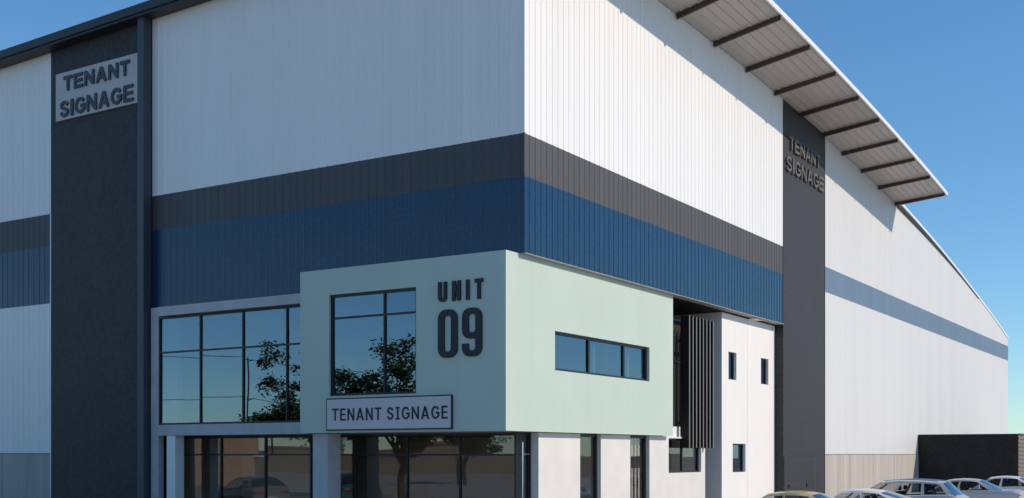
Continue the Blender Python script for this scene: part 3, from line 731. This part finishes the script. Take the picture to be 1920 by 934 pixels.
        if c.get('rails'):
            t = MB(); pp = [Vector(gp(u, 1, side)) + Vector((0, 0, .05)) for u in [.08 + .84 * i / 10 for i in range(11)]]
            for a, b in zip(pp[:-1], pp[1:]): t.tube(a, b, .016, n=6)
            t.tube(pp[0], pp[0] - Vector((0, 0, .06)), .014); t.tube(pp[-1], pp[-1] - Vector((0, 0, .06)), .014)
            t.build('roof_rail', M['chrome'], root, smooth=True, local=True)
    for sg, nm in ((1, 'bumper'), (-1, 'bumper')):
        t = MB(); e_ = sg * L / 2; t.box(min(e_ - sg * .2, e_ + sg * .03), max(e_ - sg * .2, e_ + sg * .03), -W * .40, W * .40, .2, .42); t.build(nm, M['trim_black'], root, bevel=.03, smooth=True, local=True)
        t = MB(); t.box(min(e_, e_ + sg * .035), max(e_, e_ + sg * .035), -.26, .26, .50, .62); t.build('number_plate', M['plate'], root, local=True)
    t = MB(); t.box(L / 2 - .02, L / 2 + .015, -.45, .45, .44, .49); t.build('grille', M['trim_black'], root, local=True)
    t = MB(); t.box(-L / 2 + .15, L / 2 - .15, -W * .40, W * .40, .16, .27); t.build('underbody', M['trim_black'], root, local=True)
    for a in c['ax']:
        for side in (-1, 1):
            t = MB(); y0 = side * (W / 2 - .225); y1 = side * (W / 2 - .015); ctr = (X(a), 0, .32)
            prof_ = [(y0, .20), (y0, .30), (lerp(y0, y1, .1), .32), (lerp(y0, y1, .9), .32), (y1, .30), (y1, .215)]
            N = 28
            rings = [[(ctr[0] + rr * math.cos(2 * math.pi * i / N), yy, ctr[2] + rr * math.sin(2 * math.pi * i / N)) for i in range(N)] for yy, rr in prof_]
            for r0, r1 in zip(rings[:-1], rings[1:]):
                for i in range(N): t.face([r0[i], r0[(i + 1) % N], r1[(i + 1) % N], r1[i]])
            wh = t.build('wheel', M['tyre'], root, smooth=True, local=True)
            t = MB(); yo = side * (W / 2 - .03)
            for i in range(5):
                a2 = 2 * math.pi * i / 5; d_ = Vector((math.cos(a2), 0, math.sin(a2)))
                t.tube(Vector((ctr[0], yo, .32)) + d_ * .03, Vector((ctr[0], yo, .32)) + d_ * .2, .035, .025, 6)
            t.tube((ctr[0], yo - side * .06, .32), (ctr[0], yo + side * .005, .32), .05, .045, 12)
            rg_ = [[(ctr[0] + rr * math.cos(2 * math.pi * i / N), yy, .32 + rr * math.sin(2 * math.pi * i / N)) for i in range(N)] for yy, rr in ((y0, .213), (yo, .213), (yo, .195), (y0, .195))]
            for r0, r1 in zip(rg_[:-1], rg_[1:]):
                for i in range(N): t.face([r0[i], r0[(i + 1) % N], r1[(i + 1) % N], r1[i]])
            t.build('rim', M['rim'], wh, smooth=True, local=True)
    return root
PI = math.pi
car('sedan', 'gold', (5.75, 3.5, .004), PI, 'gold sedan parked nearest, in front of the white tower', True)
car('fastback', 'white', (6.45, 7.6, .004), PI, 'white fastback car half hidden between the gold sedan and silver wagon')
car('wagon', 'silver', (6.05, 13.4, .004), PI, 'silver estate car with roof rails and blue reflection in its rear window')
car('sedan', 'silver', (6.2, 22.3, .004), PI, 'silver sedan in front of the black outbuilding with red tail light')
car('sedan', 'white', (6.6, 28.9, .004), PI, 'white sedan farthest back at the right edge')
car('hatch', 'grey', (-20.2, -9.2, .004), R(200), 'grey hatchback mirrored in the left shopfront glazing')
car('hatch', 'teal', (-17.6, -12.6, .004), R(215), 'teal hatchback mirrored in the middle shopfront glazing')

# ------------------------------------------------------------------ trees standing across the yard (seen mirrored in the glazing)
def tree(loc, h, cr, ch, seed, label, trunk_h):
    rnd = random.Random(seed)
    root = empty('tree', loc, label, 'tree', 'street trees across the yard')
    t = MB(); pts = [Vector((0, 0, 0))]; n = 6
    for i in range(1, n + 1): pts.append(Vector((rnd.uniform(-.12, .12) * i / 2, rnd.uniform(-.12, .12) * i / 2, trunk_h * i / n * 1.25)))
    for i in range(n): t.tube(pts[i], pts[i + 1], .17 * (1 - i / n * .5) * h / 8, .17 * (1 - (i + 1) / n * .5) * h / 8, 8, False)
    tips = []
    for i in range(13):
        a = rnd.uniform(0, 2 * PI); b = pts[rnd.choice((3, 4, 5, 6))]
        q = Vector((math.cos(a) * cr * rnd.uniform(.4, .9), math.sin(a) * cr * rnd.uniform(.4, .9), rnd.uniform(trunk_h * 1.05, h * .95)))
        mid = b.lerp(q, .5) + Vector((rnd.uniform(-.3, .3), rnd.uniform(-.3, .3), rnd.uniform(-.1, .4)))
        t.tube(b, mid, .06 * h / 8, .04 * h / 8, 6, False); t.tube(mid, q, .04 * h / 8, .012, 6, False); tips += [q, mid.lerp(q, .6), mid]
    t.build('trunk', M['bark'], root, smooth=True, local=True)
    cl = []
    for q in tips:
        for _ in range(3): cl.append((q + Vector((rnd.gauss(0, .5), rnd.gauss(0, .5), rnd.gauss(0, .35))), rnd.uniform(.35, .75)))
    vs = []; fs = []
    for c_, r_ in cl:
        for _ in range(105):
            d = Vector((rnd.gauss(0, 1), rnd.gauss(0, 1), rnd.gauss(0, .7))).normalized() * r_ * rnd.uniform(.4, 1.05)
            p = c_ + d
            ax_ = Vector((rnd.uniform(-1, 1), rnd.uniform(-1, 1), rnd.uniform(-.6, .6))).normalized(); bx_ = ax_.cross(Vector((rnd.uniform(-1, 1), rnd.uniform(-1, 1), 1))).normalized()
            l_ = rnd.uniform(.09, .17); w_ = l_ * .45; k = len(vs)
            vs += [p - ax_ * l_, p + bx_ * w_, p + ax_ * l_, p - bx_ * w_]; fs.append([k, k + 1, k + 2, k + 3])
    mb = MB(); mb.raw(vs, fs); mb.build('crown', M['leaf'], root, normals=False, local=True)
tree((-21.3, -21.0, 0), 11.3, 3.3, 4, 3, 'broad green tree mirrored in the tall office window', 3.0)
tree((-28.6, -22.6, 0), 8.3, 2.3, 4, 5, 'green tree mirrored in the first floor glazing beside the mint box', 3.4)
tree((-33.3, -44.5, 0), 7.2, 2.4, 4, 8, 'small dark tree mirrored in the right bay of the shopfront', 2.6)
# power line along the far side of the yard
def pole(x, y, lab):
    r_ = empty('utility_pole', (x, y, 0), lab, 'utility pole', 'utility poles of the yard power line')
    t = MB(); t.tube((0, 0, 0), (0, 0, 8.1), .06, .045, 10); t.build('post', M['bark'], r_, smooth=True, local=True)
    t = MB(); t.tube((.0, 0, 7.85), (.4, 0, 7.93), .025); t.tube((0, 0, 5.55), (.4, 0, 5.63), .025); t.build('bracket', M['trim_black'], r_, local=True)
pole(-33, -23.5, 'nearer slim utility pole mirrored in the first floor glazing')
pole(-33, -62, 'farther slim utility pole mirrored beside the tree in the glazing')
pole(-33, 14, 'slim utility pole out of frame left of the warehouse front')
for z, nm in ((7.93, 'upper'), (5.63, 'lower')):
    t = MB()
    for ya, yb in ((14, -23.5), (-23.5, -62)):
        pp = [(-32.6, ya + (yb - ya) * i / 12, z - .5 * (1 - (2 * i / 12 - 1) ** 2)) for i in range(13)]
        for a, b in zip(pp[:-1], pp[1:]): t.tube(a, b, .018, n=5, cap=False)
    tag(t.build('power_line', M['trim_black']), '%s cable strung between the slim utility poles' % nm, 'power line')
bw = empty('boundary_wall', (-40, -82, 0), 'long low pinkish boundary wall far across the yard, mirrored in the shopfront', 'wall')
t = MB(); t.box(-125, 30, -82.2, -82, 0, 2.3); t.build('wall', M['tan_wall'], bw)
t = MB(); t.box(-125, 30, -82.28, -81.92, 2.303, 2.4); t.build('coping', M['kerb'], bw)
# beige gatehouse across the yard
gh = empty('gatehouse', (-53, -38, 0), 'small beige flat roofed gatehouse across the yard, mirrored in the shopfront', 'gatehouse')
t = MB(); t.box(-58, -51, -41, -34, 0, 4.1); t.build('wall', M['tan_wall'], gh)
t = MB(); t.box(-58.2, -50.8, -41.2, -33.8, 4.103, 4.25); t.build('roof', M['fascia'], gh)

# ------------------------------------------------------------------ ground
def sheet_obj(name, m, x0, x1, y0, y1, z):
    mb = MB(); mb.face([(x0, y0, z), (x1, y0, z), (x1, y1, z), (x0, y1, z)]); return tag(mb.build(name, M[m]), kind='structure')
sheet_obj('ground', 'earth', -3000, 3000, -3000, 3000, -.012)
sheet_obj('yard', 'asphalt', -130, 45, -150, 110, -.004)
sheet_obj('added_parking', 'added_tarmac', -26, 2.4, -15, -2.75, 0.0)  # added unseen dark parking surface, lowers bounce light on the front
sheet_obj('added_lawn', 'added_grass', -62.4, -26.2, -15, -2.75, 0.0)  # added unseen grass, dark so less light bounces onto the lower left wall
t = MB(); t.box(-62.4, 2.2, -2.6, -.001, -.1, .10); tag(t.build('pavement', M['paving']), kind='structure')
t = MB(); t.box(-62.4, 2.38, -2.75, -2.602, -.1, .12); tag(t.build('kerb', M['kerb']), kind='structure')
t = MB(); t.box(.0, 2.2, 0.0, 42.2, -.1, .10); tag(t.build('pavement', M['paving']), kind='structure')
t = MB(); t.box(2.202, 2.38, -2.60, 42.2, -.1, .12); tag(t.build('kerb', M['kerb']), kind='structure')
mb = MB()
for i in range(14):
    y = -.6 + 3.0 * i; mb.face([(2.6, y - .05, 0), (8.6, y - .05, 0), (8.6, y + .05, 0), (2.6, y + .05, 0)])
tag(mb.build('bay_markings', M['paint']), kind='structure')

# ------------------------------------------------------------------ light, sky, camera
sd = Vector((2.5, .90, 1.72)).normalized()
sun = bpy.data.lights.new('sun', 'SUN'); sun.energy = 3.6; sun.angle = R(.53); sun.color = (1, .855, .69)
so = bpy.data.objects.new('sun', sun); COL.objects.link(so); so.rotation_euler = sd.to_track_quat('Z', 'Y').to_euler(); so.location = (30, 8, 40)
w = bpy.data.worlds.new('World'); S.world = w; w.use_nodes = True
n = w.node_tree.nodes; l = w.node_tree.links
sky = n.new('ShaderNodeTexSky'); sky.sky_type = 'NISHITA'; sky.sun_disc = False
sky.sun_elevation = math.asin(sd.z); sky.sun_rotation = math.atan2(sd.x, sd.y)
sky.altitude = 0; sky.air_density = .9; sky.dust_density = .0; sky.ozone_density = 3.0
SKY_K, SKY_G, SKY_S, SKY_T, SKY_B = .15, .80, 1.22, (.71, .91, 1.0, 1), .92
sc = n.new('ShaderNodeVectorMath'); sc.operation = 'SCALE'; sc.inputs['Scale'].default_value = SKY_K; l.new(sky.outputs[0], sc.inputs[0])
gm = n.new('ShaderNodeGamma'); gm.inputs['Gamma'].default_value = SKY_G; l.new(sc.outputs['Vector'], gm.inputs['Color'])
hs = n.new('ShaderNodeHueSaturation'); hs.inputs['Saturation'].default_value = SKY_S; l.new(gm.outputs[0], hs.inputs['Color'])
tn = n.new('ShaderNodeMix'); tn.data_type = 'RGBA'; tn.blend_type = 'MULTIPLY'; tn.inputs[0].default_value = 1
l.new(hs.outputs[0], tn.inputs[6]); tn.inputs[7].default_value = SKY_T
l.new(tn.outputs[2], n['Background'].inputs[0]); n['Background'].inputs[1].default_value = SKY_B
cam = bpy.data.cameras.new('camera'); co = bpy.data.objects.new('camera', cam); COL.objects.link(co); S.camera = co
co.location = (16.09, -26.06, 2.4); co.rotation_euler = (R(90), 0, math.atan2(1393, 2205))
cam.sensor_width = 36; cam.lens = 36 * 2205 / 1920; cam.shift_y = (851.5 - 467) / 1920; cam.clip_start = .1; cam.clip_end = 8000
vs = S.view_settings; vs.view_transform = 'Standard'; vs.look = 'None'; vs.exposure = 0; vs.gamma = 1; vs.use_curve_mapping = False
S.cycles.max_bounces = 8; S.cycles.transparent_max_bounces = 12; S.cycles.use_denoising = True
